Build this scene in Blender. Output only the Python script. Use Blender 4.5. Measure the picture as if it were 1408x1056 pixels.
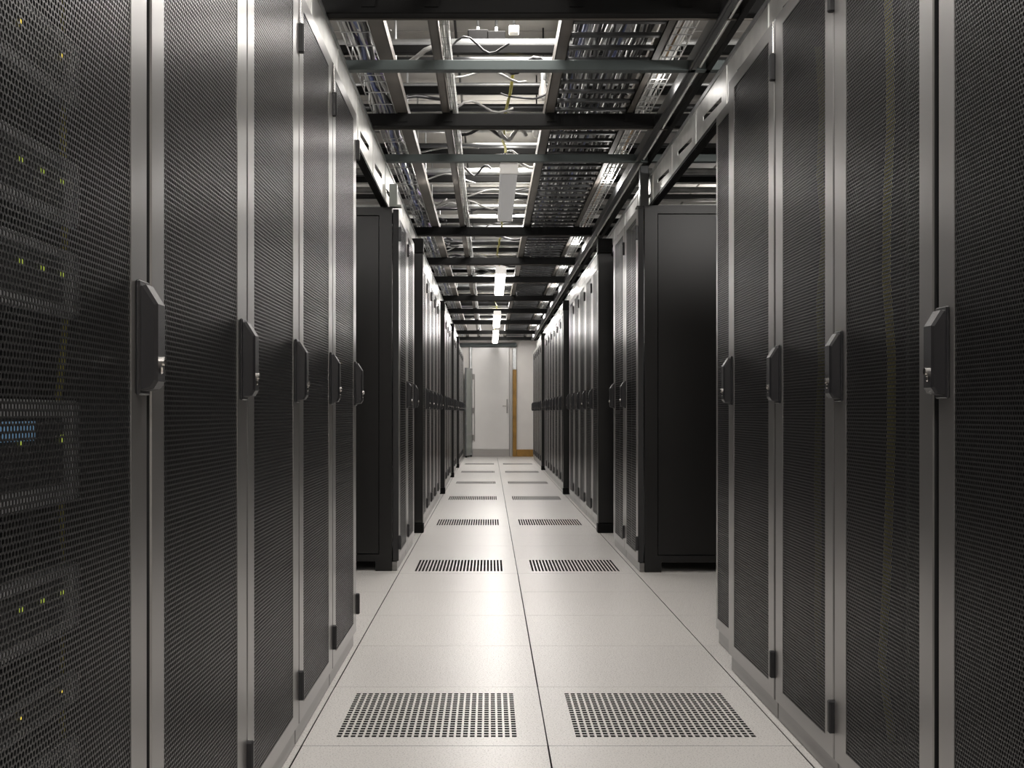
import bpy, math, random
from mathutils import Vector

# ------------------------------------------------------------------ camera, light, exposure
sc = bpy.context.scene
col = sc.collection
for o in list(bpy.data.objects):
    bpy.data.objects.remove(o)
EYE = 0.815
cam_d = bpy.data.cameras.new('camera')
cam_d.sensor_width = 36.0
cam_d.lens = 1580.0 / 1408.0 * 36.0
cam_d.shift_x = (704 - 673) / 1408.0
cam_d.shift_y = (567 - 528) / 1408.0
cam_d.clip_start = 0.02
cam = bpy.data.objects.new('camera', cam_d)
cam.location = (0, 0, EYE)
cam.rotation_euler = (math.radians(90), 0, 0)
col.objects.link(cam)
sc.camera = cam
sc.view_settings.view_transform = 'Standard'
sc.view_settings.look = 'None'
sc.view_settings.gamma = 1.0
sc.view_settings.use_curve_mapping = False
sc.view_settings.exposure = 0.36

world = bpy.data.worlds.new('world')
sc.world = world
world.use_nodes = True
world.node_tree.nodes['Background'].inputs[0].default_value = (0.8, 0.85, 0.9, 1)
world.node_tree.nodes['Background'].inputs[1].default_value = 0.05

def area_light(x, y, z, sx, sy, power, color=(1.0, 0.95, 0.9)):
    d = bpy.data.lights.new('added_area_light', 'AREA')
    d.shape = 'RECTANGLE'
    d.size, d.size_y = sx, sy
    d.energy = power
    d.color = color
    o = bpy.data.objects.new('added_area_light', d)
    o.location = (x, y, z)
    col.objects.link(o)
    return o

# lamps of the aisle: the batten lights hung under the cross beams, and unseen area lights added overhead to brighten it
LIGHT_X = 0.10
FIXTURES = [(1.35, 3.0, 3.6), (5.87, 7.35, 0.18), (10.1, 12.0, 9.0), (14.5, 16.6, 10.0), (17.9, 20.3, 13.0)]
for y, p in ((-0.9, 45), (2.2, 18), (4.55, 34), (7.0, 30), (9.2, 30), (13.3, 34), (17.2, 44)):
    area_light(0.143, y, 2.50, 0.5, 1.3, p)
def added_point_light(x, y, z, power, radius=0.06, color=(1.0, 0.96, 0.92)):  # point light with no bulb body, added where more brightness is wanted
    d = bpy.data.lights.new('added_point_light', 'POINT')
    d.energy = power; d.shadow_soft_size = radius; d.color = color
    o = bpy.data.objects.new('added_point_light', d); o.location = (x, y, z); col.objects.link(o)
for y, p in ((6.75, 4), (9.2, 5), (12.4, 6), (15.6, 6), (18.6, 8)):  # added along the lamp line to brighten ceiling and conduits
    added_point_light(0.10, y, 2.30, p)
for y, p in ((4.66, 0.35), (6.7, 2.4), (9.2, 2.2), (10.7, 2.2), (12.3, 2.5), (14.0, 2.6), (15.8, 3), (17.8, 3.4), (19.6, 4)):  # added low between the beams to light cable undersides and troughs
    added_point_light(0.69, y, 2.12, p, 0.03)
    added_point_light(-0.30, y, 2.13, p*0.7, 0.03)
added_point_light(0.10, 19.3, 2.2, 26, 0.05)  # added only to brighten the end wall
for x, y, z, p in ((1.55, 3.3, 1.99, 50), (-0.95, 3.3, 2.05, 18), (1.9, 5.0, 2.36, 9), (-1.45, 5.0, 2.36, 9), (1.9, 9.0, 2.36, 14), (-1.6, 9.0, 2.36, 14), (1.9, 13.5, 2.36, 14), (-1.6, 13.5, 2.36, 14)):  # unseen point lights: sheen on cabinet sides, brightness behind the rows
    added_point_light(x, y, z, p, 0.15)

# ------------------------------------------------------------------ helpers
rnd = random.Random(7)

class MB:
    def __init__(s, mx=1.0):
        s.v = []; s.f = []; s.mx = mx; s.m = []
    def quad(s, pts, mi=0):
        n = len(s.v)
        if s.mx < 0:
            pts = [(-p[0], p[1], p[2]) for p in reversed(pts)]
        s.v += [tuple(p) for p in pts]
        s.f.append(tuple(range(n, n + len(pts)))); s.m.append(mi)
    def box(s, x0, x1, y0, y1, z0, z1, c=0.0, mi=0):
        if c <= 0:
            P = lambda a, b, d: ((x0, x1)[a], (y0, y1)[b], (z0, z1)[d])
            for q in (((0,0,0),(0,0,1),(0,1,1),(0,1,0)), ((1,0,0),(1,1,0),(1,1,1),(1,0,1)),
                      ((0,0,0),(1,0,0),(1,0,1),(0,0,1)), ((0,1,0),(0,1,1),(1,1,1),(1,1,0)),
                      ((0,0,0),(0,1,0),(1,1,0),(1,0,0)), ((0,0,1),(1,0,1),(1,1,1),(0,1,1))):
                s.quad([P(*t) for t in q], mi)
            return
        # chamfered box
        def rect(z, d):
            return [(x0+d, y0+d, z), (x1-d, y0+d, z), (x1-d, y1-d, z), (x0+d, y1-d, z)]
        def ring8(z):
            return [(x0+c,y0,z),(x1-c,y0,z),(x1,y0+c,z),(x1,y1-c,z),(x1-c,y1,z),(x0+c,y1,z),(x0,y1-c,z),(x0,y0+c,z)]
        def in8(z):
            r = rect(z, c)
            return [r[0], r[1], r[1], r[2], r[2], r[3], r[3], r[0]]
        a, b, d, e = in8(z0), ring8(z0+c), ring8(z1-c), in8(z1)
        for lo, hi in ((a, b), (b, d), (d, e)):
            for i in range(8):
                j = (i+1) % 8
                pts = [lo[i], lo[j], hi[j], hi[i]]
                out = []
                for p in pts:
                    if p not in out: out.append(p)
                if len(out) > 2: s.quad(out, mi)
        s.quad(rect(z1, c), mi)
        s.quad(list(reversed(rect(z0, c))), mi)
    def loft(s, rings, cap=True, mi=0):
        n = len(rings[0])
        for a, b in zip(rings[:-1], rings[1:]):
            for i in range(n):
                j = (i+1) % n
                s.quad([a[i], a[j], b[j], b[i]], mi)
        if cap:
            s.quad(list(reversed(rings[0])), mi); s.quad(rings[-1], mi)
    def tube(s, pts, r, n=8, mi=0):
        pts = [Vector(p) for p in pts]
        rings = []
        up = Vector((0, 0, 1))
        for i, p in enumerate(pts):
            d = (pts[min(i+1, len(pts)-1)] - pts[max(i-1, 0)]).normalized()
            u = up if abs(d.z) < 0.9 else Vector((1, 0, 0))
            a = d.cross(u).normalized(); b = a.cross(d).normalized()
            rings.append([tuple(p + a*math.cos(2*math.pi*k/n)*r + b*math.sin(2*math.pi*k/n)*r) for k in range(n)])
        s.loft(rings, True, mi)
    def mesh(s, name, mats, smooth=False):
        # weld identical vertices
        idx = {}; vv = []; ff = []
        for f in s.f:
            g = []
            for i in f:
                k = (round(s.v[i][0], 5), round(s.v[i][1], 5), round(s.v[i][2], 5))
                if k not in idx:
                    idx[k] = len(vv); vv.append(s.v[i])
                g.append(idx[k])
            ff.append(g)
        me = bpy.data.meshes.new(name)
        me.from_pydata(vv, [], ff)
        for m in (mats if isinstance(mats, (list, tuple)) else [mats]):
            me.materials.append(m)
        if any(s.m):
            me.polygons.foreach_set('material_index', s.m)
        if smooth:
            me.polygons.foreach_set('use_smooth', [True]*len(ff))
        me.update()
        return me
    def build(s, name, mats, parent=None, loc=None, smooth=False):
        return put(s.mesh(name, mats, smooth), name, parent, loc)

def put(me, name, parent=None, loc=None):
    o = bpy.data.objects.new(name, me)
    col.objects.link(o)
    if parent: o.parent = parent
    if loc: o.location = loc
    return o
def empty(name, loc):
    o = bpy.data.objects.new(name, None)
    o.empty_display_size = 0.1
    o.location = loc
    col.objects.link(o)
    return o
def tag(o, label, cat, group=None, kind=None):
    o['label'] = label; o['category'] = cat
    if group: o['group'] = group
    if kind: o['kind'] = kind
    return o
def struct(o):
    o['kind'] = 'structure'
    return o
def dup(root, loc, label, group=None):
    r = root.copy(); col.objects.link(r); r.location = loc; r['label'] = label
    if group: r['group'] = group
    for ch in list(root.children):
        c = ch.copy(); col.objects.link(c); c.parent = r
        for g in list(ch.children):
            d = g.copy(); col.objects.link(d); d.parent = c
    return r

# ------------------------------------------------------------------ materials
def mat(name, color, rough=0.5, metal=0.0, noise=0.0, scale=(8, 8, 8), bump=0.0, bscale=60, rnoise=0.0, spec=0.5, emit=None, estr=0.0, coat=0.0):
    m = bpy.data.materials.new(name)
    m.use_nodes = True
    nt = m.node_tree; b = nt.nodes['Principled BSDF']
    b.inputs['Base Color'].default_value = (*color, 1)
    b.inputs['Roughness'].default_value = rough
    b.inputs['Metallic'].default_value = metal
    b.inputs['Specular IOR Level'].default_value = spec
    b.inputs['Coat Weight'].default_value = coat
    b.inputs['Coat Roughness'].default_value = 0.15
    if emit:
        b.inputs['Emission Color'].default_value = (*emit, 1)
        b.inputs['Emission Strength'].default_value = estr
    if noise or bump or rnoise:
        tc = nt.nodes.new('ShaderNodeTexCoord')
        mp = nt.nodes.new('ShaderNodeMapping'); mp.inputs['Scale'].default_value = scale
        nt.links.new(tc.outputs['Object'], mp.inputs['Vector'])
        n = nt.nodes.new('ShaderNodeTexNoise'); n.inputs['Scale'].default_value = 1.0; n.inputs['Detail'].default_value = 5
        nt.links.new(mp.outputs['Vector'], n.inputs['Vector'])
        if noise:
            r = nt.nodes.new('ShaderNodeValToRGB')
            r.color_ramp.elements[0].position = 0.3; r.color_ramp.elements[1].position = 0.7
            r.color_ramp.elements[0].color = (*[max(0, c*(1-noise)) for c in color], 1)
            r.color_ramp.elements[1].color = (*[min(1, c*(1+noise)) for c in color], 1)
            nt.links.new(n.outputs['Fac'], r.inputs['Fac'])
            nt.links.new(r.outputs['Color'], b.inputs['Base Color'])
        if rnoise:
            mr = nt.nodes.new('ShaderNodeMapRange')
            mr.inputs['To Min'].default_value = max(0.02, rough - rnoise); mr.inputs['To Max'].default_value = rough + rnoise
            nt.links.new(n.outputs['Fac'], mr.inputs['Value'])
            nt.links.new(mr.outputs['Result'], b.inputs['Roughness'])
        if bump:
            n2 = nt.nodes.new('ShaderNodeTexNoise'); n2.inputs['Scale'].default_value = bscale; n2.inputs['Detail'].default_value = 3
            nt.links.new(tc.outputs['Object'], n2.inputs['Vector'])
            bp = nt.nodes.new('ShaderNodeBump'); bp.inputs['Strength'].default_value = bump; bp.inputs['Distance'].default_value = 0.002
            nt.links.new(n2.outputs['Fac'], bp.inputs['Height'])
            nt.links.new(bp.outputs['Normal'], b.inputs['Normal'])
    return m

M = {
 'door':   mat('satin_grey_door_paint', (0.31, 0.305, 0.30), 0.28, 0.75),
 'mesh':   mat('black_perforated_steel', (0.034, 0.034, 0.035), 0.31, 0.42),
 'cab':    mat('black_cabinet_paint', (0.005, 0.0048, 0.0048), 0.36, 0.0, spec=0.4),
 'inner':  mat('black_rack_interior', (0.010, 0.010, 0.011), 0.6),
 'plinth': mat('brushed_plinth_steel', (0.22, 0.215, 0.21), 0.28, 0.9, noise=0.12, scale=(2, 3, 60)),
 'plastic':mat('black_handle_plastic', (0.012, 0.012, 0.014), 0.38, bump=0.1, bscale=1200),
 'chrome': mat('chrome_lock', (0.75, 0.73, 0.70), 0.18, 1.0),
 'tile':   mat('cream_floor_laminate', (0.76, 0.74, 0.715), 0.28, noise=0.03, scale=(240, 240, 240), rnoise=0.04),
 'edge':   mat('black_tile_edge_trim', (0.02, 0.02, 0.02), 0.7),
 'tilegap':mat('dark_floor_void', (0.02, 0.02, 0.02), 0.9),
 'ceil':   mat('grey_ceiling_board', (0.40, 0.385, 0.36), 0.75, noise=0.12, scale=(3, 5, 3)),
 'galv':   mat('galvanised_steel', (0.74, 0.74, 0.72), 0.36, 0.6, noise=0.22, scale=(9, 5, 9), rnoise=0.12),
 'galv2':  mat('dull_galvanised_steel', (0.42, 0.43, 0.43), 0.42, 0.7, noise=0.2, scale=(14, 14, 14)),
 'beam':   mat('black_beam_paint', (0.006, 0.006, 0.006), 0.55, spec=0.1),
 'strut':  mat('grey_green_strut_paint', (0.07, 0.085, 0.085), 0.5, 0.3),
 'run':    mat('bronze_grey_channel', (0.12, 0.108, 0.096), 0.5, 0.3, noise=0.15, scale=(6, 6, 6)),
 'rail':   mat('dark_steel_rail', (0.06, 0.062, 0.064), 0.35, 0.6),
 'wall':   mat('white_wall_paint', (0.80, 0.77, 0.74), 0.6, noise=0.03, scale=(4, 4, 4)),
 'gloss':  mat('white_door_paint', (0.84, 0.82, 0.80), 0.25, noise=0.03, scale=(3, 3, 3)),
 'ochre':  mat('ochre_paint', (0.36, 0.19, 0.035), 0.5, noise=0.25, scale=(9, 9, 9)),
 'kick':   mat('grey_kick_plate', (0.42, 0.40, 0.38), 0.4, 0.3),
 'lamp':   mat('lit_lamp_diffuser', (0.9, 0.9, 0.9), 0.5, emit=(1.0, 0.96, 0.92), estr=1.0),
 'white':  mat('white_plastic', (0.78, 0.77, 0.75), 0.4),
 'cream':  mat('cream_plastic', (0.62, 0.58, 0.46), 0.5),
 'c_black':mat('black_cable_jacket', (0.02, 0.02, 0.022), 0.35),
 'c_grey': mat('grey_cable_jacket', (0.30, 0.30, 0.29), 0.35),
 'c_pale': mat('pale_cable_jacket', (0.66, 0.67, 0.66), 0.35),
 'c_blue': mat('blue_cable_jacket', (0.10, 0.13, 0.30), 0.35),
 'c_yel':  mat('yellow_cable_jacket', (0.50, 0.46, 0.07), 0.4),
 'c_vio':  mat('violet_cable_jacket', (0.20, 0.14, 0.34), 0.35),
 'c_org':  mat('brown_cable_jacket', (0.42, 0.26, 0.12), 0.4),
 'srv':    mat('dark_server_steel', (0.06, 0.06, 0.065), 0.4, 0.4),
 'bezel':  mat('silver_server_bezel', (0.72, 0.73, 0.76), 0.35, 0.2),
 'led_g':  mat('green_status_led', (0.1, 0.3, 0.02), 0.4, emit=(0.58, 0.68, 0.10), estr=0.5),
 'led_y':  mat('amber_status_led', (0.4, 0.3, 0.02), 0.4, emit=(1.0, 0.75, 0.1), estr=0.9),
 'led_b':  mat('blue_status_panel', (0.1, 0.2, 0.3), 0.4, emit=(0.35, 0.65, 1.0), estr=0.15),
 'greeng': mat('grey_green_gate_paint', (0.36, 0.39, 0.36), 0.45, 0.2, noise=0.1, scale=(6, 6, 6)),
}

# ------------------------------------------------------------------ room shell
T = 0.602
TX0, TY0 = -0.459, 2.808
XL, XR, YB, YF, ZC = -2.65, 2.95, -1.6, 21.2, 2.62
b = MB(); b.box(XL, XR, YB, YF, -0.42, -0.40)
floor = struct(b.build('floor', M['tilegap']))
def tile_mesh():
    b = MB(); gx, gy = 0.0016, 0.0012
    b.box(gx, T-gx, gy, T-gy, -0.03, -0.0015, 0, 1)
    b.box(gx+0.0006, T-gx-0.0006, gy+0.0002, T-gy-0.0002, -0.0015, 0.0)
    return b.mesh('floor_tile', [M['tile'], M['edge']])
def sheet_with_holes(b, x0, x1, y0, y1, z0, z1, nx, ny, px, py, sx, sy):
    gx0 = (x0+x1)/2 - nx*px/2; gy0 = (y0+y1)/2 - ny*py/2
    gx1 = gx0 + nx*px; gy1 = gy0 + ny*py
    for (a, c, d, e) in ((x0, x1, y0, gy0), (x0, x1, gy1, y1), (x0, gx0, gy0, gy1), (gx1, x1, gy0, gy1)):
        b.quad([(a,d,z1),(c,d,z1),(c,e,z1),(a,e,z1)])
    for i in range(nx):
        for j in range(ny):
            X0, Y0 = gx0+i*px, gy0+j*py; X1, Y1 = X0+px, Y0+py
            a0, a1 = X0+(px-sx)/2, X0+(px+sx)/2; c0, c1 = Y0+(py-sy)/2, Y0+(py+sy)/2
            O = [(X0,Y0),(X1,Y0),(X1,Y1),(X0,Y1)]; I = [(a0,c0),(a1,c0),(a1,c1),(a0,c1)]
            for k in range(4):
                l = (k+1) % 4
                b.quad([(*O[k],z1),(*O[l],z1),(*I[l],z1),(*I[k],z1)])
                b.quad([(*I[k],z1),(*I[l],z1),(*I[l],z0),(*I[k],z0)], 1)
def grate_mesh(slots=False):
    b = MB(); gx, gy = 0.0016, 0.0006
    x0, x1 = gx, T-gx
    if slots: sheet_with_holes(b, x0, x1, gy, T-gy, -0.03, 0.0, 26, 1, 0.01765, 0.456, 0.0098, 0.448)
    else: sheet_with_holes(b, x0, x1, gy, T-gy, -0.03, 0.0, 26, 20, 0.01765, 0.0228, 0.0118, 0.0158)
    for pts in ([(x0,gy),(x1,gy)], [(x1,gy),(x1,T-gy)], [(x1,T-gy),(x0,T-gy)], [(x0,T-gy),(x0,gy)]):
        b.quad([(*pts[0],-0.03),(*pts[1],-0.03),(*pts[1],0),(*pts[0],0)], 1)
    return b.mesh('perforated_floor_tile', [M['tile'], M['tilegap']])
tm, gm, hm = tile_mesh(), grate_mesh(), grate_mesh(True)
for r in range(-5, 31):
    for c in range(-1, 3):
        y = TY0 + r*T
        if y + T > YF: continue
        g = (c in (0, 1)) and (r == 0 or (r >= 5 and (r-5) % 4 == 0)) and r < 28
        put((gm if r == 0 else hm) if g else tm, 'perforated_floor_tile' if g else 'floor_tile', floor, (TX0 + c*T, y, 0))
# the rest of the raised floor, under the racks and behind the camera
xa, xb = TX0 - T, TX0 + 3*T
ya, yb = TY0 - 5*T, TY0 + 30*T
b = MB()
b.box(XL, xa, YB, YF, -0.03, 0); b.box(xb, XR, YB, YF, -0.03, 0); b.box(xa, xb, YB, ya, -0.03, 0); b.box(xa, xb, yb, YF, -0.03, 0)
b.build('floor_border', M['tile'], floor)

b = MB(); b.box(XL, XR, YB, YF, ZC, ZC+0.1)
ceiling = struct(b.build('ceiling', mat('dark_ceiling_gap', (0.12, 0.12, 0.12), 0.8)))
b = MB(); b.box(0.006, T-0.006, 0.006, 1.2-0.006, -0.014, 0.0, 0.003)
cm = b.mesh('ceiling_panel', M['ceil'])
for i in range(-3, 4):
    for j in range(0, 18):
        if j*1.2 + 0.6 > YF: break
        put(cm, 'ceiling_panel', ceiling, (-0.16 + i*T, -0.6 + j*1.2, ZC - 0.0005))
for nm, (x0, x1, y0, y1) in {'wall_left': (XL-0.1, XL, YB, YF), 'wall_right': (XR, XR+0.1, YB, YF),
                             'wall_front': (XL, XR, YB-0.1, YB), 'wall_back': (XL, XR, YF, YF+0.1)}.items():
    b = MB(); b.box(x0, x1, y0, y1, -0.42, ZC+0.1); struct(b.build(nm, M['wall']))

# end wall: white door, ochre jamb and skirting, grey gate leaf
b = MB(); b.box(-0.322, 0.362, YF-0.035, YF-0.001, 0.135, 2.01, 0.004)
door = struct(b.build('door_1', M['gloss']))
b = MB(); b.box(-0.322, 0.362, YF-0.04, YF-0.002, 0.0, 0.132, 0.003); b.build('kick_plate', M['kick'], door)
b = MB(); b.box(0.31, 0.34, YF-0.06, YF-0.034, 0.80, 1.06, 0.004); b.tube([(0.325, YF-0.06, 0.93), (0.325, YF-0.09, 0.93), (0.24, YF-0.09, 0.93)], 0.011)
b.build('door_handle', M['kick'], door)
for z in (0.30, 0.80, 1.42):
    b = MB(); b.tube([(-0.295, YF-0.045, z), (-0.295, YF-0.045, z+0.10)], 0.016); b.box(-0.315, -0.27, YF-0.04, YF-0.034, z, z+0.1)
    b.build('door_hinge', M['kick'], door)
b = MB(); b.tube([(-0.275, YF-0.055, 0.28), (-0.275, YF-0.055, 1.5)], 0.008); b.build('door_rod', M['kick'], door)
b = MB(); b.box(-0.365, -0.325, YF-0.06, YF-0.001, 0, 2.05, 0.004); struct(b.build('trim_1', M['galv2']))
b = MB(); b.box(0.366, 0.425, YF-0.075, YF-0.001, 0, 2.0, 0.004); struct(b.build('trim_2', M['kick']))
b = MB(); b.box(0.428, 0.497, YF-0.06, YF-0.001, 0, 1.60, 0.004); struct(b.build('trim_3', M['ochre']))
b = MB(); b.box(0.428, 0.497, YF-0.055, YF-0.001, 1.602, 2.0, 0.004); struct(b.build('trim_4', M['galv2']))
b = MB(); b.box(0.50, 1.9, YF-0.03, YF-0.001, 0.0, 0.13, 0.004); struct(b.build('baseboard_back', M['ochre']))
b = MB(); b.box(-0.6, 0.5, YF-0.12, YF-0.001, 2.02, 2.09, 0.005); struct(b.build('trim_5', M['strut']))

gate = tag(empty('gate', (-0.44, 20.72, 0)), 'narrow grey-green gate leaf standing ajar beside the white end door', 'gate')
gate.rotation_euler = (0, 0, math.radians(-14))
b = MB()
b.box(0, 0.02, 0, 0.42, 0.06, 1.60); 
b.build('panel', M['greeng'], gate)
b = MB()
for (y0, y1, z0, z1) in ((0, .04, .03, 1.62), (.38, .42, .03, 1.62), (.04, .38, .03, .07), (.04, .38, 1.58, 1.62), (.04, .38, .40, .44)):
    b.box(-0.006, 0.026, y0, y1, z0, z1)
b.build('frame', M['galv2'], gate)
for ya in (0.01, 0.37):
    b = MB(); b.box(0, 0.02, ya, ya+0.04, 0.0, 0.03); b.build('foot', M['beam'], gate)

# ------------------------------------------------------------------ racks
DZ0, DZ1, MZ0, MZ1 = 0.052, 1.858, 0.092, 1.818
PW = 0.452
def perforated(pitch, walls):
    """sheet of steel with staggered hexagonal holes, in the y-z plane, PW x (MZ1-MZ0)"""
    H = MZ1 - MZ0
    nx = int(PW / pitch); px = PW / nx
    rz = px * 0.866; nz = int(H / rz); rz = H / nz
    verts = []; faces = []
    Rh = px * 0.425
    hx = [(math.sin(math.pi/3*k)*Rh, math.cos(math.pi/3*k)*Rh) for k in range(6)]
    ox = [(0, 2/3*rz), (px/2, 1/3*rz), (px/2, -1/3*rz), (0, -2/3*rz), (-px/2, -1/3*rz), (-px/2, 1/3*rz)]
    th = 0.0012
    for j in range(nz):
        for i in range(nx + (j % 2)):
            cy = (i + (0.5 if j % 2 == 0 else 0.0)) * px; cz = (j + 0.5) * rz
            n = len(verts)
            for (a, d) in ox:
                verts.append((0.0, min(max(cy + a, 0), PW), min(max(cz + d, 0), H)))
            for (a, d) in hx:
                verts.append((0.0, min(max(cy + a, 0), PW), cz + d))
            if walls:
                for (a, d) in hx:
                    verts.append((-th, min(max(cy + a, 0), PW), cz + d))
            for k in range(6):
                l = (k+1) % 6
                faces.append((n+k, n+6+k, n+6+l, n+l))
                if walls: faces.append((n+6+k, n+12+k, n+12+l, n+6+l))
    me = bpy.data.meshes.new('mesh_panel')
    me.from_pydata(verts, [], faces)
    me.materials.append(M['mesh']); me.update()
    return me
FINE, COARSE = perforated(0.0083, True), perforated(0.0150, False)

def door_frame(mx, w, n0, n1, gf=0.005):
    """ring: outer w x (DZ0..DZ1), opening from n0 to w-n1"""
    b = MB(mx); c = 0.0025; g = 0.0035
    def ring(x, y0, y1, z0, z1): return [(x, y0, z0), (x, y1, z0), (x, y1, z1), (x, y0, z1)]
    rings = [ring(-0.030, g, w-gf, DZ0, DZ1), ring(-c, g, w-gf, DZ0, DZ1), ring(0, g+c, w-gf-c, DZ0+c, DZ1-c),
             ring(0, n0, w-n1, MZ0, MZ1), ring(-0.004, n0, w-n1, MZ0, MZ1), ring(-0.030, n0-.01, w-n1+.01, MZ0-.01, MZ1+.01), ]
    rings.append(rings[0])
    for n, (a, d) in enumerate(zip(rings[:-1], rings[1:])):
        for i in range(4):
            j = (i+1) % 4
            b.quad([a[i], a[j], d[j], d[i]], 1 if n in (0, 4, 5) else 0)  # edge faces black instead of door paint, seam shade put into the colour
    return b
def handle_mb(mx, yc):
    b = MB(mx)
    prof = [(0, 0.842), (0.022, 0.846), (0.028, 0.856), (0.028, 0.958), (0.012, 0.984), (0, 0.984)]
    def ring(y, s):
        zc, xc = 0.913, 0.010
        return [(0 if x == 0 else x - 0.004*(1-s), y, zc + (z-zc)*(1 - 0.03*(1-s))) for x, z in prof]
    r = [ring(yc-0.020, 0), ring(yc-0.016, 1), ring(yc+0.016, 1), ring(yc+0.020, 0)]
    b.loft([list(reversed(q)) for q in r] if False else r)
    b.box(0.0, 0.006, yc-0.024, yc+0.024, 0.838, 0.99, 0.002)
    return b
def hinge_mb(mx, y, z):
    b = MB(mx); b.box(-0.004, 0.012, y-0.008, y+0.008, z-0.036, z+0.036, 0.003); return b
def make_rack(x, y, side, w, label, panel, n0=0.065, n1=0.085, depth=1.07, group=None, handle=True, gf=0.005):
    """side=-1: stands left of the aisle, door facing +x; side=+1: mirrored"""
    mx = -side
    t = tag(empty('server_rack', (x, y, 0)), label, 'server rack', group)
    d0, d1 = -0.036, -depth
    P = 0.065
    b = MB(mx)                                        # welded frame: four posts, top and bottom rails, feet
    for xa in ((d0-P, d0), (d1, d1+P)):
        b.box(*xa, 0.001, P*0.7, 0.05, 1.87); b.box(*xa, w-P*0.7, w-0.001, 0.05, 1.87)
        b.box(*xa, P*0.7, w-P*0.7, 1.825, 1.87); b.box(*xa, P*0.7, w-P*0.7, 0.05, 0.09)
    for ya in ((0.001, P*0.7), (w-P*0.7, w-0.001)):
        b.box(d1+P, d0-P, *ya, 1.828, 1.87); b.box(d1+P, d0-P, *ya, 0.05, 0.085)
    b.build('frame', M['cab'], t)
    for ya in ((0.004, 0.012), (w-0.012, w-0.004)):
        b = MB(mx); b.box(d1+P+.002, d0-P-.002, *ya, 0.088, 1.825, 0.002); b.build('side_panel', M['cab'], t)
    b = MB(mx); b.box(d1+0.004, d1+0.012, P*0.7, w-P*0.7, 0.09, 1.825); b.build('back_panel', M['inner'], t)
    b = MB(mx); b.box(d1+0.01, d0-0.004, P*0.7, w-P*0.7, 1.86, 1.868); b.build('top_panel', M['cab'], t)
    b = MB(mx); b.box(d1+0.01, d0-0.01, P*0.7, w-P*0.7, 0.06, 0.07); b.build('bottom_panel', M['inner'], t)
    for xa in ((d0-0.085, d0), (d1, d1+0.085)):
        for ya in ((0.002, 0.08), (w-0.08, w-0.002)):
            b = MB(mx); b.box(*xa, *ya, 0.0, 0.05); b.build('foot', M['cab'], t)
    b = MB(mx); b.box(d0, -0.010, 0.004, w-0.004, 0.001, 0.048, 0.002); b.build('plinth', M['plinth'], t)
    for ya in ((0.062, 0.082), (w-0.082, w-0.062)):
        b = MB(mx); b.box(d0-0.13, d0-0.10, *ya, 0.09, 1.82); b.build('mounting_rail', M['srv'], t)
    dr = door_frame(mx, w, n0, n1, gf).build('door', [M['door'], M['inner']], t)
    p = put(panel, 'mesh_panel', dr, (-0.0015*mx, n0, MZ0))
    p.scale = (mx, (w-n0-n1)/PW, 1)
    if handle:
        handle_mb(mx, w-0.045).build('handle', M['plastic'], dr)
        b = MB(mx); b.tube([(0.027, w-0.045, 0.883), (0.033, w-0.045, 0.883)], 0.006, 10); b.box(0.026, 0.030, w-0.048, w-0.042, 0.866, 0.876, 0.002)
        b.build('lock', M['chrome'], dr)
    for z in (1.730, 0.147):
        hinge_mb(mx, 0.004, z).build('hinge', M['plastic'], dr)
    if panel is FINE:
        b = MB(mx); b.tube([(0.003, 0.0, 1.767), (0.003, 0.0, 1.85)], 0.0022, 6); b.build('gap_light_rod', M['chrome'], dr)  # bright rod added in place of the line of light in the gap
    return t

def nth(n):
    ones = ['first', 'second', 'third', 'fourth', 'fifth', 'sixth', 'seventh', 'eighth', 'ninth', 'tenth', 'eleventh', 'twelfth', 'thirteenth',
            'fourteenth', 'fifteenth', 'sixteenth', 'seventeenth', 'eighteenth', 'nineteenth']
    if n < 20: return ones[n-1]
    t, o = divmod(n, 10)
    return ['twentieth', 'thirtieth', 'fortieth', 'fiftieth', 'sixtieth'][t-2] if o == 0 else ['twenty', 'thirty', 'forty', 'fifty', 'sixty'][t-2] + '-' + ones[o-1]
ORD = ['first', 'second', 'third', 'fourth', 'fifth', 'sixth', 'seventh', 'eighth', 'ninth', 'tenth', 'eleventh', 'twelfth',
       'thirteenth', 'fourteenth', 'fifteenth', 'sixteenth', 'seventeenth', 'eighteenth', 'nineteenth', 'twentieth', 'twenty-first', 'twenty-second']
LX, RX = -0.465, 0.755
GA, GB = 'server racks on the left of the aisle', 'server racks on the right of the aisle'
left_near = []
for k in range(5):
    y = 1.002 + T*k - (0.027 if k == 1 else 0)
    y1 = 1.002 + T*(k+1) - (0.027 if k == 0 else 0)
    left_near.append(make_rack(LX, y, -1, y1-y, 'tall black mesh-door server rack, %s from the camera in the left foreground row' % ORD[k], FINE, group=GA, gf=(0.016, 0.004, 0.006, 0.006, 0.005)[k]))
for z in (1.730, 0.147):
    hinge_mb(1, T, z).build('hinge', M['plastic'], [c for c in left_near[4].children if c.name.startswith('door')][0])
right_near = []
ys = [1.386, 1.953, 2.520, 3.045, 3.634]
for k in range(4):
    right_near.append(make_rack(RX, ys[k], 1, ys[k+1]-ys[k], 'tall black mesh-door server rack, %s from the camera in the right foreground row' % ORD[k], FINE, group=GB, gf=(0.020, 0.004, 0.010, 0.005)[k]))
make_rack(0.80, 3.634, 1, 0.426, 'narrow set-back server rack with thin mesh door ending the right foreground row', FINE, 0.05, 0.03, group=GB, handle=False)
ra = make_rack(LX, 5.90, -1, 0.60, 'black server rack with bare side panel just beyond the left cross gap', COARSE, group=GA)
dup(ra, (LX, 6.50, 0), 'black server rack second beyond the left cross gap, before the black post')
rb = make_rack(RX, 5.85, 1, 0.575, 'black server rack with broad bare side panel just beyond the right cross gap', COARSE, group=GB)
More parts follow.
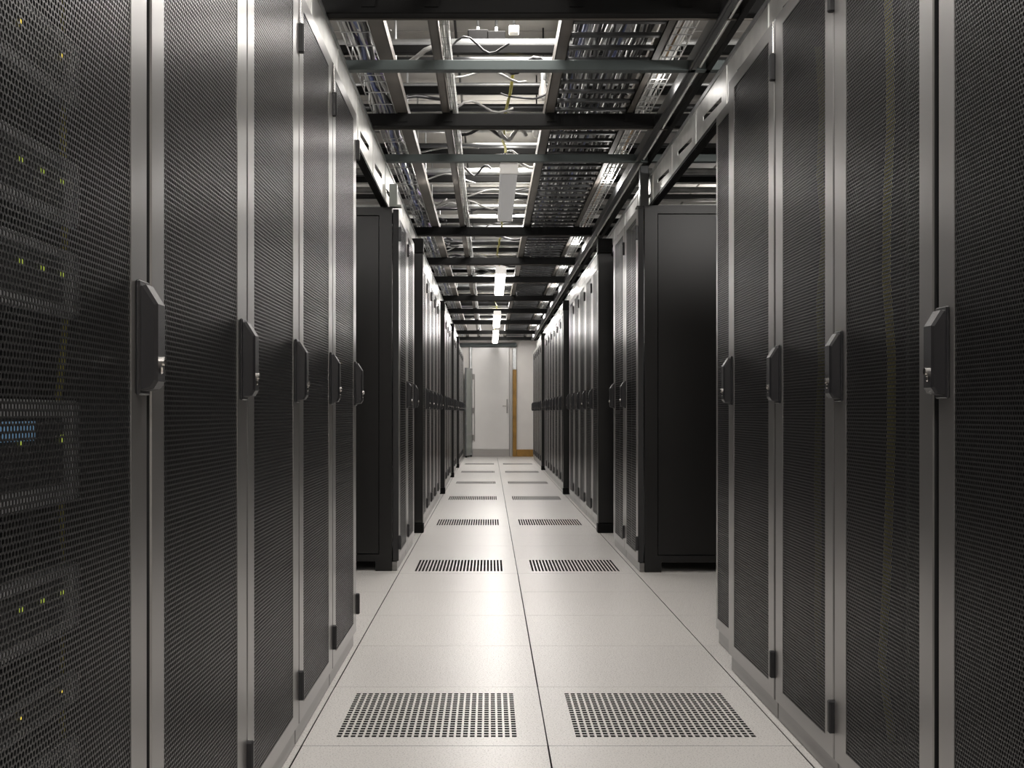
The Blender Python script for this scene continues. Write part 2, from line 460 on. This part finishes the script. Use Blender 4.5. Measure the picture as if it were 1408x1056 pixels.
dup(rb, (RX, 6.425, 0), 'black server rack second beyond the right cross gap, before the black post')
def far_row(src, X, side, y0, posts, yend):
    y, n = y0, 0
    nm = 'left' if side < 0 else 'right'
    while y + 0.6 <= yend:
        for p in posts:
            if y < p + 0.09 and y + 0.6 > p - 0.02:
                y = p + 0.09
        if y + 0.6 > yend: break
        n += 1
        dup(src, (X, y, 0), 'black mesh-door server rack, %s in the far %s row counted from the big black post' % (ORD[n-1], nm))
        y += 0.6
PL, PR = [11.47, 14.40, 16.85], [11.42, 16.2]
far_row(ra, LX, -1, 7.87, PL, 20.65)
rc = make_rack(RX, 7.87, 1, 0.60, 'black mesh-door server rack, first in the far right row counted from the big black post', COARSE, group=GB)
def far_row_r():
    y, n = 8.47, 1
    while True:
        for p in PR:
            if y < p + 0.09 and y + 0.6 > p - 0.02: y = p + 0.09
        if y + 0.6 > 20.4: break
        n += 1
        dup(rc, (RX, y, 0), 'black mesh-door server rack, %s in the far right row counted from the big black post' % ORD[n-1])
        y += 0.6
far_row_r()

# black portal posts between blocks of racks
def post(x0, x1, y, top, label, y1=0.085):
    t = tag(empty('black_post', ((x0+x1)/2, y, 0)), label, 'post', 'black posts between blocks of racks')
    w = (x1-x0)/2
    b = MB(); b.box(-w, w, 0, y1, 0.065, top-0.10, 0.004); b.build('shaft', M['cab'], t)
    b = MB(); b.box(-w-0.004, w+0.004, -0.004, y1+0.002, 0.0, 0.062, 0.003); b.build('foot', M['beam'], t)
    b = MB(); b.box(-w-0.003, w+0.003, -0.003, y1+0.002, top-0.098, top, 0.003); b.build('cap', M['beam'], t)
post(-0.535, -0.450, 7.76, 1.99, 'tallest left black post standing before the long far row of racks')
post(0.735, 0.84, 7.76, 1.99, 'wide right black post standing before the long far row of racks')
for i, y in enumerate(PL):
    post(-0.50, -0.447, y, 1.93, '%s thin black post down the far left row of racks' % ORD[i], 0.07)
for i, y in enumerate(PR):
    post(0.735, 0.79, y, 1.93, '%s thin black post down the far right row of racks' % ORD[i], 0.07)

# servers inside the nearest racks
def server(x, y, z, side, w, u, kind, label):
    mx = -side
    t = tag(empty('server', (x, y, z)), label, 'server', 'servers seen through the mesh doors')
    h = 0.0445*u - 0.003
    b = MB(mx); b.box(-0.62, -0.012, 0.008, w-0.008, 0, h); b.build('chassis', M['srv'], t)
    b = MB(mx); b.box(-0.012, 0, -0.010, w+0.010, 0, h*0.16, 0.001); b.box(-0.012, 0, -0.010, w+0.010, h*0.84, h, 0.001)
    b.box(-0.012, 0.004, -0.010, 0.018, 0.002, h-0.002, 0.002); b.box(-0.012, 0.004, w-0.018, w+0.010, 0.002, h-0.002, 0.002)
    b.build('bezel', M['bezel'], t)
    n = 6 if kind == 'disk' else 3
    for i in range(n):
        ww = (w-0.05)/n; y0 = 0.025 + i*ww
        b = MB(mx); b.box(-0.012, -0.002, y0, y0+ww-0.006, h*0.2, h*0.8, 0.002); b.build('drive_bay', M['srv'], t)
    b = MB(mx)
    for i in range(n):
        ww = (w-0.05)/n; y0 = 0.025 + i*ww
        b.box(-0.002, 0.000, y0+ww-0.018, y0+ww-0.012, h*0.58, h*0.66)
    b.build('status_light', M['led_g' if kind != 'amber' else 'led_y'], t)
    if kind == 'blue':
        b = MB(mx); b.box(-0.002, 0.0005, 0.04, w*0.7, h*0.62, h*0.80); b.build('display', M['led_b'], t)
    return t
for k, (zs, w) in enumerate(((((0.16, 2, 'disk'), (0.30, 2, 'disk'), (0.43, 1, 'amber'), (0.53, 2, 'disk'), (0.70, 3, 'blue'), (0.94, 2, 'disk'), (1.06, 2, 'disk'), (1.22, 2, 'amber'), (1.40, 2, 'disk')), 0.44),
                             (((0.30, 2, 'disk'), (0.62, 2, 'disk'), (1.0, 2, 'amber'), (1.35, 2, 'disk')), 0.44))):
    for i, (z, u, kind) in enumerate(zs):
        server(LX-(0.085, 0.24)[k], left_near[k].location.y + 0.08, z, -1, w, u, kind, 'rack server behind the mesh of the %s left rack, %s from the bottom' % (ORD[k], ORD[i]))
for k, zs in enumerate((((0.35, 2, 'disk'), (0.62, 2, 'amber'), (0.86, 2, 'disk'), (1.08, 2, 'disk')), ((0.40, 2, 'disk'), (0.80, 2, 'disk'), (1.2, 2, 'disk')))):
    for i, (z, u, kind) in enumerate(zs):
        server(RX+0.18, right_near[k].location.y + 0.075, z, 1, 0.42, u, kind, 'rack server behind the mesh of the %s right rack, %s from the bottom' % (ORD[k], ORD[i]))
def wav(x, y0, y1, z, n, amp, zamp, seed, fixed_ends=False):
    r = random.Random(seed); out = []
    p1, p2 = r.random()*6, r.random()*6
    for i in range(n+1):
        f = i/n
        out.append((x + amp*math.sin(p1 + f*n*0.55) + r.uniform(-amp, amp)*0.5, y0 + (y1-y0)*f, z + zamp*math.sin(p2 + f*n*0.8) + abs(r.uniform(-zamp, zamp))*0.4))
    return out
def vcable(x, y, z0, z1, m, r, label, seed):
    q = random.Random(seed)
    pts = [(x + q.uniform(-.008, .008), y + q.uniform(-.012, .012), z0 + (z1-z0)*i/10) for i in range(11)]
    b = MB(); b.tube(pts, r, 6)
    tag(b.build('vertical_cable', m, smooth=True), label, 'cable', 'cables hanging behind the mesh doors')
vcable(LX-0.105, 1.535, 0.1, 1.8, M['c_yel'], 0.005, 'yellow cable hanging behind the mesh of the first left rack', 1)
for k, (yy, nm) in enumerate(((2.05, 'first'), (2.47, 'second'), (2.96, 'third'))):
    pass
for k in range(3):
    y = ys[k+1] - 0.16 if k else ys[1] + 0.20
for i, (y, w) in enumerate(((2.15, 'near the middle of the second right rack'), (2.19, 'beside the bundle in the second right rack'), (2.44, 'at the far edge of the second right rack'),
                            (2.66, 'at the near edge of the third right rack'), (2.93, 'at the far edge of the third right rack'))):
    vcable(RX+0.09, y, 0.12, 1.75, M['c_yel'] if i != 1 else M['c_pale'], 0.009, '%s cable hanging behind the mesh %s' % ('yellow' if i != 1 else 'pale', w), 20+i)

# ------------------------------------------------------------------ troughs above the racks
def trough(X, side, ztop, label, y0=0.4, y1=20.6):
    t = tag(empty('cable_trough', (X, y0, 1.872)), label, 'cable trough')
    H = ztop - 1.872
    L = 0.602
    n = int((y1-y0)/L)
    b = MB(side)                 # sheet with one slot; face towards the aisle is -side
    s0, s1, h0, h1 = 0.10, 0.45, H*0.34, H*0.46
    x = 0.0
    O = [(0.002, 0.0), (L-0.002, 0.0), (L-0.002, H), (0.002, H)]
    I = [(s0, h0), (s1, h0+0.02), (s1, h1+0.02), (s0, h1)]
    for k in range(4):
        l = (k+1) % 4
        b.quad([(x, *O[k]), (x, *O[l]), (x, *I[l]), (x, *I[k])]); b.quad([(x+.002, *O[l]), (x+.002, *O[k]), (x+.002, *I[k]), (x+.002, *I[l])])
        b.quad([(x, *I[k]), (x, *I[l]), (x+.002, *I[l]), (x+.002, *I[k])])
        b.quad([(x, *O[l]), (x, *O[k]), (x+.002, *O[k]), (x+.002, *O[l])])
    b.box(-0.003, 0.0, 0.002, 0.012, 0.0, H)                      # joint flange
    b.box(0.002, 0.03, 0.002, L-0.002, H-0.003, H)                # top return
    me = b.mesh('side_panel', M['galv'])
    for i in range(n):
        put(me, 'side_panel', t, (0, i*L, 0))
    b = MB(side); b.box(-0.006, 0.03, 0, n*L, -0.0, 0.014); b.build('bottom_edge', M['beam'], t)
    b = MB(side); b.box(-0.004, 0.012, 0, n*L, H+0.001, H+0.018); b.build('top_edge', M['galv2'], t)
    return t
trough(-0.53, -1, 2.085, 'bright galvanised cable trough running along the tops of the left racks')
trough(0.83, 1, 2.03, 'bright galvanised cable trough running along the tops of the right racks')

# dark double rail hung at the right of the aisle
t = tag(empty('overhead_rail', (0.741, 0.4, 2.092)), 'dark double steel rail running above the right-hand racks', 'rail')
b = MB(); b.box(0, 0.012, 0, 20.2, 0, 0.05, 0.002); b.box(0.012, 0.030, 0, 20.2, 0, 0.004); b.build('channel', M['rail'], t)
b = MB(); b.tube([(0.044, 0, 0.012), (0.044, 20.2, 0.012)], 0.006); b.build('pipe', M['galv'], t)
b = MB(); b.box(0.066, 0.088, 0, 20.2, 0.0, 0.035, 0.002); b.build('channel', M['beam'], t)
for i in range(12):
    b = MB(); b.box(0.004, 0.092, 1.1+i*1.6, 1.12+i*1.6, 0.036, 0.046); b.build('bracket', M['rail'], t)
for i, (x, y, z0, z1, nm) in enumerate(((0.80, 5.93, 1.872, 2.09, 'dark square support post on the first rack beyond the right cross gap'),)):
    b = MB(); b.box(x-0.022, x+0.022, y, y+0.05, z0, z1, 0.003); b.box(x-0.04, x+0.028, y-0.01, y+0.06, z0, z0+0.008)
    tag(b.build('support_post', M['rail']), nm, 'post')
b = MB(); b.box(-0.515, -0.475, 5.905, 5.95, 1.872, 1.99, 0.002); b.box(-0.51, -0.455, 5.90, 5.955, 1.872, 1.882)
tag(b.build('support_bracket', M['greeng']), 'pale green bracket on the first rack beyond the left cross gap', 'bracket')

# ------------------------------------------------------------------ overhead: beams, struts, runners, tray
BX0, BX1 = -1.9, 2.2
for i, y in enumerate((3.70, 5.16, 8.32, 9.96, 11.34, 13.2, 14.87, 16.7, 18.8, 20.4)):
    t = tag(empty('cross_beam', (0, y, 2.10)), 'black steel beam crossing above the aisle, %s from the camera' % ORD[i], 'beam', 'black beams across the aisle')
    b = MB(); b.box(BX0, BX1, 0, 0.05, 0, 0.058, 0.003); b.build('beam', M['beam'], t)
    b = MB(); b.box(BX0, BX1, 0.05, 0.056, -0.004, 0.01); b.build('lip', M['run'], t)
    for x in (-0.39, -0.187, 0.28, 0.63):
        b = MB(); b.box(x-0.022, x+0.022, -0.006, 0.0, 0.02, 0.075); b.build('clamp', M['beam'], t)
for i, y in enumerate((4.285, 5.85)):
    b = MB(); b.box(BX0, BX1, y, y+0.04, 2.092, 2.13, 0.002)
    tag(b.build('grey_strut', M['strut']), 'grey-green strut crossing above the aisle %s' % ('just behind the nearest black beam', 'above the end of the dim lamp')[i], 'strut', 'grey struts across the aisle')
for i, y in enumerate((4.75, 5.35, 6.6, 7.4, 9.0, 10.6, 12.2, 14.0, 16.0, 18.0)):
    b = MB(); b.box(BX0, BX1, y, y+0.03, 2.30, 2.335, 0.002)
    tag(b.build('upper_strut', M['beam']), 'thin dark strut crossing high above the cable tray, %s from the camera' % nth(i+1), 'strut', 'thin struts under the ceiling')
def runner(x, w, label, m, z=2.160, y0=0.5, y1=20.5):
    t = tag(empty('overhead_channel', (x, y0, z)), label, 'channel')
    b = MB(); b.box(-w/2, w/2, 0, y1-y0, 0, 0.012); b.build('web', m, t)
    for s in (-1, 1):
        b = MB(); b.box(s*w/2 - 0.002, s*w/2 + 0.002, 0, y1-y0, 0.0, 0.04); b.build('flange', M['run'], t)
    return t
runner(-0.393, 0.052, 'wide bronze-grey channel running overhead at the left of the aisle', M['run'])
runner(-0.196, 0.030, 'narrow bronze-grey channel running overhead left of the lamps', M['run'])
t = tag(empty('cable_tray', (0.27, 0.5, 2.160)), 'wide ladder tray of dark cables running overhead right of the lamps', 'cable tray')
for x, w in ((0.0, 0.042), (0.36, 0.03)):
    b = MB(); b.box(x-w/2, x+w/2, 0, 20, 0, 0.006); b.box(x-w/2, x-w/2+0.003, 0, 20, 0.0, 0.06); b.box(x+w/2-0.003, x+w/2, 0, 20, 0.0, 0.06)
    b.build('side_rail', M['run'], t)
b = MB(); b.box(0.02, 0.345, 0, 0.026, 0.004, 0.018, 0.003); rm = b.mesh('rung', M['rail'])
for i in range(120):
    put(rm, 'rung', t, (0, 2.6 + i*0.145, 0))
cols = ['c_black', 'c_black', 'c_grey', 'c_black', 'c_blue', 'c_black', 'c_grey', 'c_black', 'c_pale', 'c_black', 'c_black', 'c_grey']
GT = 'cables lying in the overhead ladder tray'
CN = {'c_black': 'black', 'c_grey': 'grey', 'c_blue': 'blue', 'c_pale': 'pale', 'c_vio': 'violet', 'c_yel': 'yellow', 'c_org': 'brown'}
for i in range(26):
    x = 0.30 + 0.29*i/25
    k = cols[i % 12]
    b = MB(); b.tube(wav(x, 3.0, 20.3, 2.193 + 0.012*(i % 3), 110, 0.009, 0.006, 100+i), 0.0062, 6)
    tag(b.build('tray_cable', M[k], smooth=True), '%s cable in the overhead ladder tray, %s from its left rail' % (CN[k], nth(i+1)), 'cable', GT)
# loose cables over the left trough and between tray and right rail
lc = ['c_pale', 'c_black', 'c_vio', 'c_grey', 'c_black', 'c_blue', 'c_pale', 'c_grey', 'c_black', 'c_vio', 'c_black', 'c_grey']
for i in range(12):
    x = -0.502 + 0.060*i/11
    b = MB(); b.tube(wav(x, 2.8, 20.3, 2.176 + 0.011*(i % 5), 150, 0.010, 0.010, 200+i), 0.0065 + 0.003*(i % 2), 6)
    tag(b.build('loose_cable', M[lc[i]], smooth=True), '%s loose cable above the left trough, %s from the left' % (CN[lc[i]], nth(i+1)), 'cable', 'loose cables above the left trough')
rc_ = ['c_pale', 'c_pale', 'c_grey', 'c_pale', 'c_org', 'c_grey']
for i in range(6):
    x = 0.672 + 0.036*i/5
    b = MB(); b.tube(wav(x, 2.8, 20.3, 2.19 + 0.014*(i % 3), 60, 0.006, 0.010, 300+i), 0.0085, 6)
    tag(b.build('hanging_cable', M[rc_[i]], smooth=True), '%s thick overhead cable right of the ladder tray, %s from the tray' % (CN[rc_[i]], nth(i+1)), 'cable', 'thick cables beside the ladder tray')
b = MB(); b.tube(wav(0.085, 4.75, 20.2, 2.24, 80, 0.014, 0.016, 400), 0.007, 6)
tag(b.build('yellow_cable', M['c_yel'], smooth=True), 'yellow cable running overhead along the line of lamps', 'cable')
def basket(x0, x1, z, y0, y1, pitch, label):
    t = tag(empty('wire_basket', (x0, y0, z)), label, 'cable basket')
    w = x1-x0; L = y1-y0
    for k in range(4):
        b = MB(); b.tube([(w*k/3, 0, 0.0), (w*k/3, L, 0.0)], 0.0028, 5); b.build('long_wire', M['galv'], t)
    for s_ in (0, w):
        b = MB(); b.tube([(s_, 0, 0.05), (s_, L, 0.05)], 0.0028, 5); b.build('rim_wire', M['galv'], t)
    b = MB(); n = int(L/pitch)
    for i in range(n):
        y = i*pitch + rnd.uniform(-0.3, 0.3)*pitch
        b.tube([(0, y, 0.05), (0, y, -0.003), (w, y, -0.003), (w, y, 0.05)], 0.0026, 4)
    o = b.build('cross_wire', M['galv2'], t); o['kind'] = 'stuff'
    return t
basket(-0.524, -0.421, 2.162, 2.6, 20.3, 0.15, 'galvanised wire basket of loose cables above the left trough')
basket(-0.172, -0.148, 2.172, 2.6, 20.3, 0.09, 'slim galvanised wire basket beside the narrow left channel')
basket(0.655, 0.725, 2.168, 2.6, 20.3, 0.085, 'galvanised wire basket between the ladder tray and the right rail')
for i in range(2):
    b = MB(); b.tube(wav(-0.165+0.012*i, 2.8, 20.3, 2.186, 110, 0.006, 0.010, 500+i), 0.0055, 6)
    tag(b.build('slim_cable', M[('c_grey', 'c_black')[i]], smooth=True), ('grey', 'black')[i] + ' cable in the slim basket beside the narrow left channel', 'cable', 'cables in the slim basket')
q = random.Random(11)
for i in range(5):
    y = 3.9 + i*0.42; x = 0.66 + 0.05*(i % 2)
    pts = [(x + 0.02*math.sin(k*1.1+i), y + 0.07*k, 2.30 - 0.09*math.sin(math.pi*k/8)) for k in range(9)]
    b = MB(); b.tube(pts, 0.017, 8)
    tag(b.build('pale_hose', M['c_pale'], smooth=True), 'pale sagging hose right of the ladder tray, %s from the camera' % nth(i+1), 'hose', 'pale hoses beside the ladder tray')
# cross conduits under the ceiling between the channels
q = random.Random(5)
y = 4.5; i = 0
while y < 20:
    r = q.uniform(0.010, 0.024); z = 2.401 - r
    b = MB(); b.tube([(-1.6 + q.uniform(-.3, .3), y, z), (2.0, y + q.uniform(-.01, .01), z)], r, 8)
    tag(b.build('cross_conduit', M[('galv', 'galv2', 'rail')[i % 3]], smooth=True), 'steel conduit crossing beneath the ceiling, %s counted from the camera' % nth(i+1), 'conduit', 'conduits crossing beneath the ceiling')
    y += q.uniform(0.10, 0.40); i += 1
# hanger rods, crossing leads and runner brackets
n = 0
for y in (4.0, 4.9, 5.6, 6.4, 7.2, 8.0, 9.3, 10.7, 12.4, 14.1):
    for x, nm in ((-0.40, 'wide left channel'), (-0.196, 'narrow left channel'), (0.645, 'right side of the ladder tray')):
        t = tag(empty('hanger_rod', (x, y, 2.20)), 'thin hanger rod rising from the %s, %s from the camera' % (nm, nth(n//3+1)), 'rod', 'hanger rods of the overhead channels')
        b = MB(); b.tube([(0, 0, 0.0), (0, 0, ZC-0.016-2.20)], 0.005, 6); b.build('rod', M['galv2'], t)
        b = MB(); b.tube([(0, 0, 0.0), (0, 0, 0.012)], 0.012, 6); b.build('nut', M['chrome'], t)
        n += 1
q = random.Random(23)
for i in range(46):
    y = 3.9 + i*0.17 + q.uniform(-.08, .08); xx = q.choice((-0.50, -0.50, -0.18, -0.15, 0.05, 0.3))
    L = q.uniform(0.10, 0.45); k = q.choice(['c_black', 'c_black', 'c_black', 'c_grey', 'c_black', 'c_grey'])
    z0 = 2.222 + q.uniform(0, 0.03)
    pts = [(xx + L*f/9, y + 0.05*math.sin(f*0.9 + i), z0 + 0.022*math.sin(f*0.7 + i*2)) for f in range(10)]
    b = MB(); b.tube(pts, q.uniform(0.004, 0.011), 6)
    tag(b.build('crossing_lead', M[k], smooth=True), '%s lead crossing over the overhead channels, %s from the camera' % (CN[k], nth(i+1)), 'cable', 'leads crossing over the overhead channels')
# duct along the ceiling, boxes and bulbs
b = MB(); b.box(0.31, 0.62, 3.2, 20.6, 2.40, 2.58, 0.006)
tag(b.build('air_duct', M['galv2']), 'long grey duct under the ceiling above the ladder tray', 'duct')
for i, (x, y, z, s, m, lab) in enumerate(((-0.205, 4.02, 2.24, 0.035, M['cream'], 'small cream junction box on the narrow left channel'),
        (0.107, 5.0, 2.47, 0.022, M['white'], 'small white box standing in for a bright light panel behind the nearest beam'),  # its white stands for a small bright light panel
        (-0.05, 5.0, 2.42, 0.045, M['beam'], 'left black box under the ceiling behind the nearest beam'),
        (0.03, 5.0, 2.42, 0.04, M['beam'], 'right black box under the ceiling behind the nearest beam'))):
    t = tag(empty('junction_box', (x, y, z)), lab, 'junction box')
    b = MB(); b.box(-s, s, 0, 0.05, 0, 1.4*s, 0.004); b.build('case', m, t)
    b = MB(); b.box(-s*0.9, s*0.9, -0.004, 0.0, 0.1*s, 1.3*s, 0.001); b.build('lid', m, t)
    b = MB(); b.tube([(0, 0.025, 1.4*s), (0, 0.025, ZC-0.016-z)], 0.006); b.build('stem', M['galv2'], t)
for i, (x, y) in enumerate(((0.25, 5.35), (0.25, 6.1))):
    t = tag(empty('bulb_lamp', (x, y, 2.27)), '%s white bulb hanging beside the ladder tray' % ('nearer', 'farther')[i], 'lamp')
    prof = [(0.004, 0), (0.016, 0.006), (0.022, 0.025), (0.020, 0.05), (0.012, 0.075), (0.011, 0.09)]
    b = MB(); b.loft([[(r*math.cos(k*math.pi/5), r*math.sin(k*math.pi/5), z) for k in range(10)] for r, z in prof]); b.build('bulb', M['white'], t, smooth=True)
    b = MB(); b.tube([(0, 0, 0.09), (0, 0, 0.13)], 0.014); b.build('socket', M['galv2'], t)
    b = MB(); b.tube([(0, 0, 0.13), (0, 0, ZC-0.016-2.27)], 0.004); b.build('cord', M['c_black'], t)

# ------------------------------------------------------------------ batten lamps
names = ['batten lamp over the aisle between the nearest racks', 'dim grey batten lamp hung over the aisle beyond the second black beam',
         'first lit white batten lamp past the dim grey one', 'second lit white batten lamp past the dim grey one', 'farthest lit white batten lamp close to the end wall']
for (y0, y1, s), nm in zip(FIXTURES, names):
    t = tag(empty('batten_lamp', (LIGHT_X, y0, 2.062)), nm, 'lamp', 'batten lamps above the aisle')
    L = y1 - y0
    b = MB(); b.box(-0.045, 0.045, 0, L, 0.022, 0.036, 0.002); b.build('housing', M['white'], t)
    lm = M['lamp'].copy(); lm.node_tree.nodes['Principled BSDF'].inputs['Emission Strength'].default_value = s
    if s < 1: lm.node_tree.nodes['Principled BSDF'].inputs['Base Color'].default_value = (0.05, 0.05, 0.05, 1)
    prof = [(-0.046, 0.022), (-0.045, -0.012), (-0.030, -0.026), (0.030, -0.026), (0.045, -0.012), (0.046, 0.022)]
    b = MB(); b.loft([[(x, yy, z) for x, z in prof] for yy in (0.012, L-0.012)]); b.build('diffuser', lm, t)
    for yy in (0.0, L-0.012):
        b = MB(); b.box(-0.048, 0.048, yy, yy+0.012, -0.028, 0.024, 0.002); b.build('end_cap', M['white'], t)
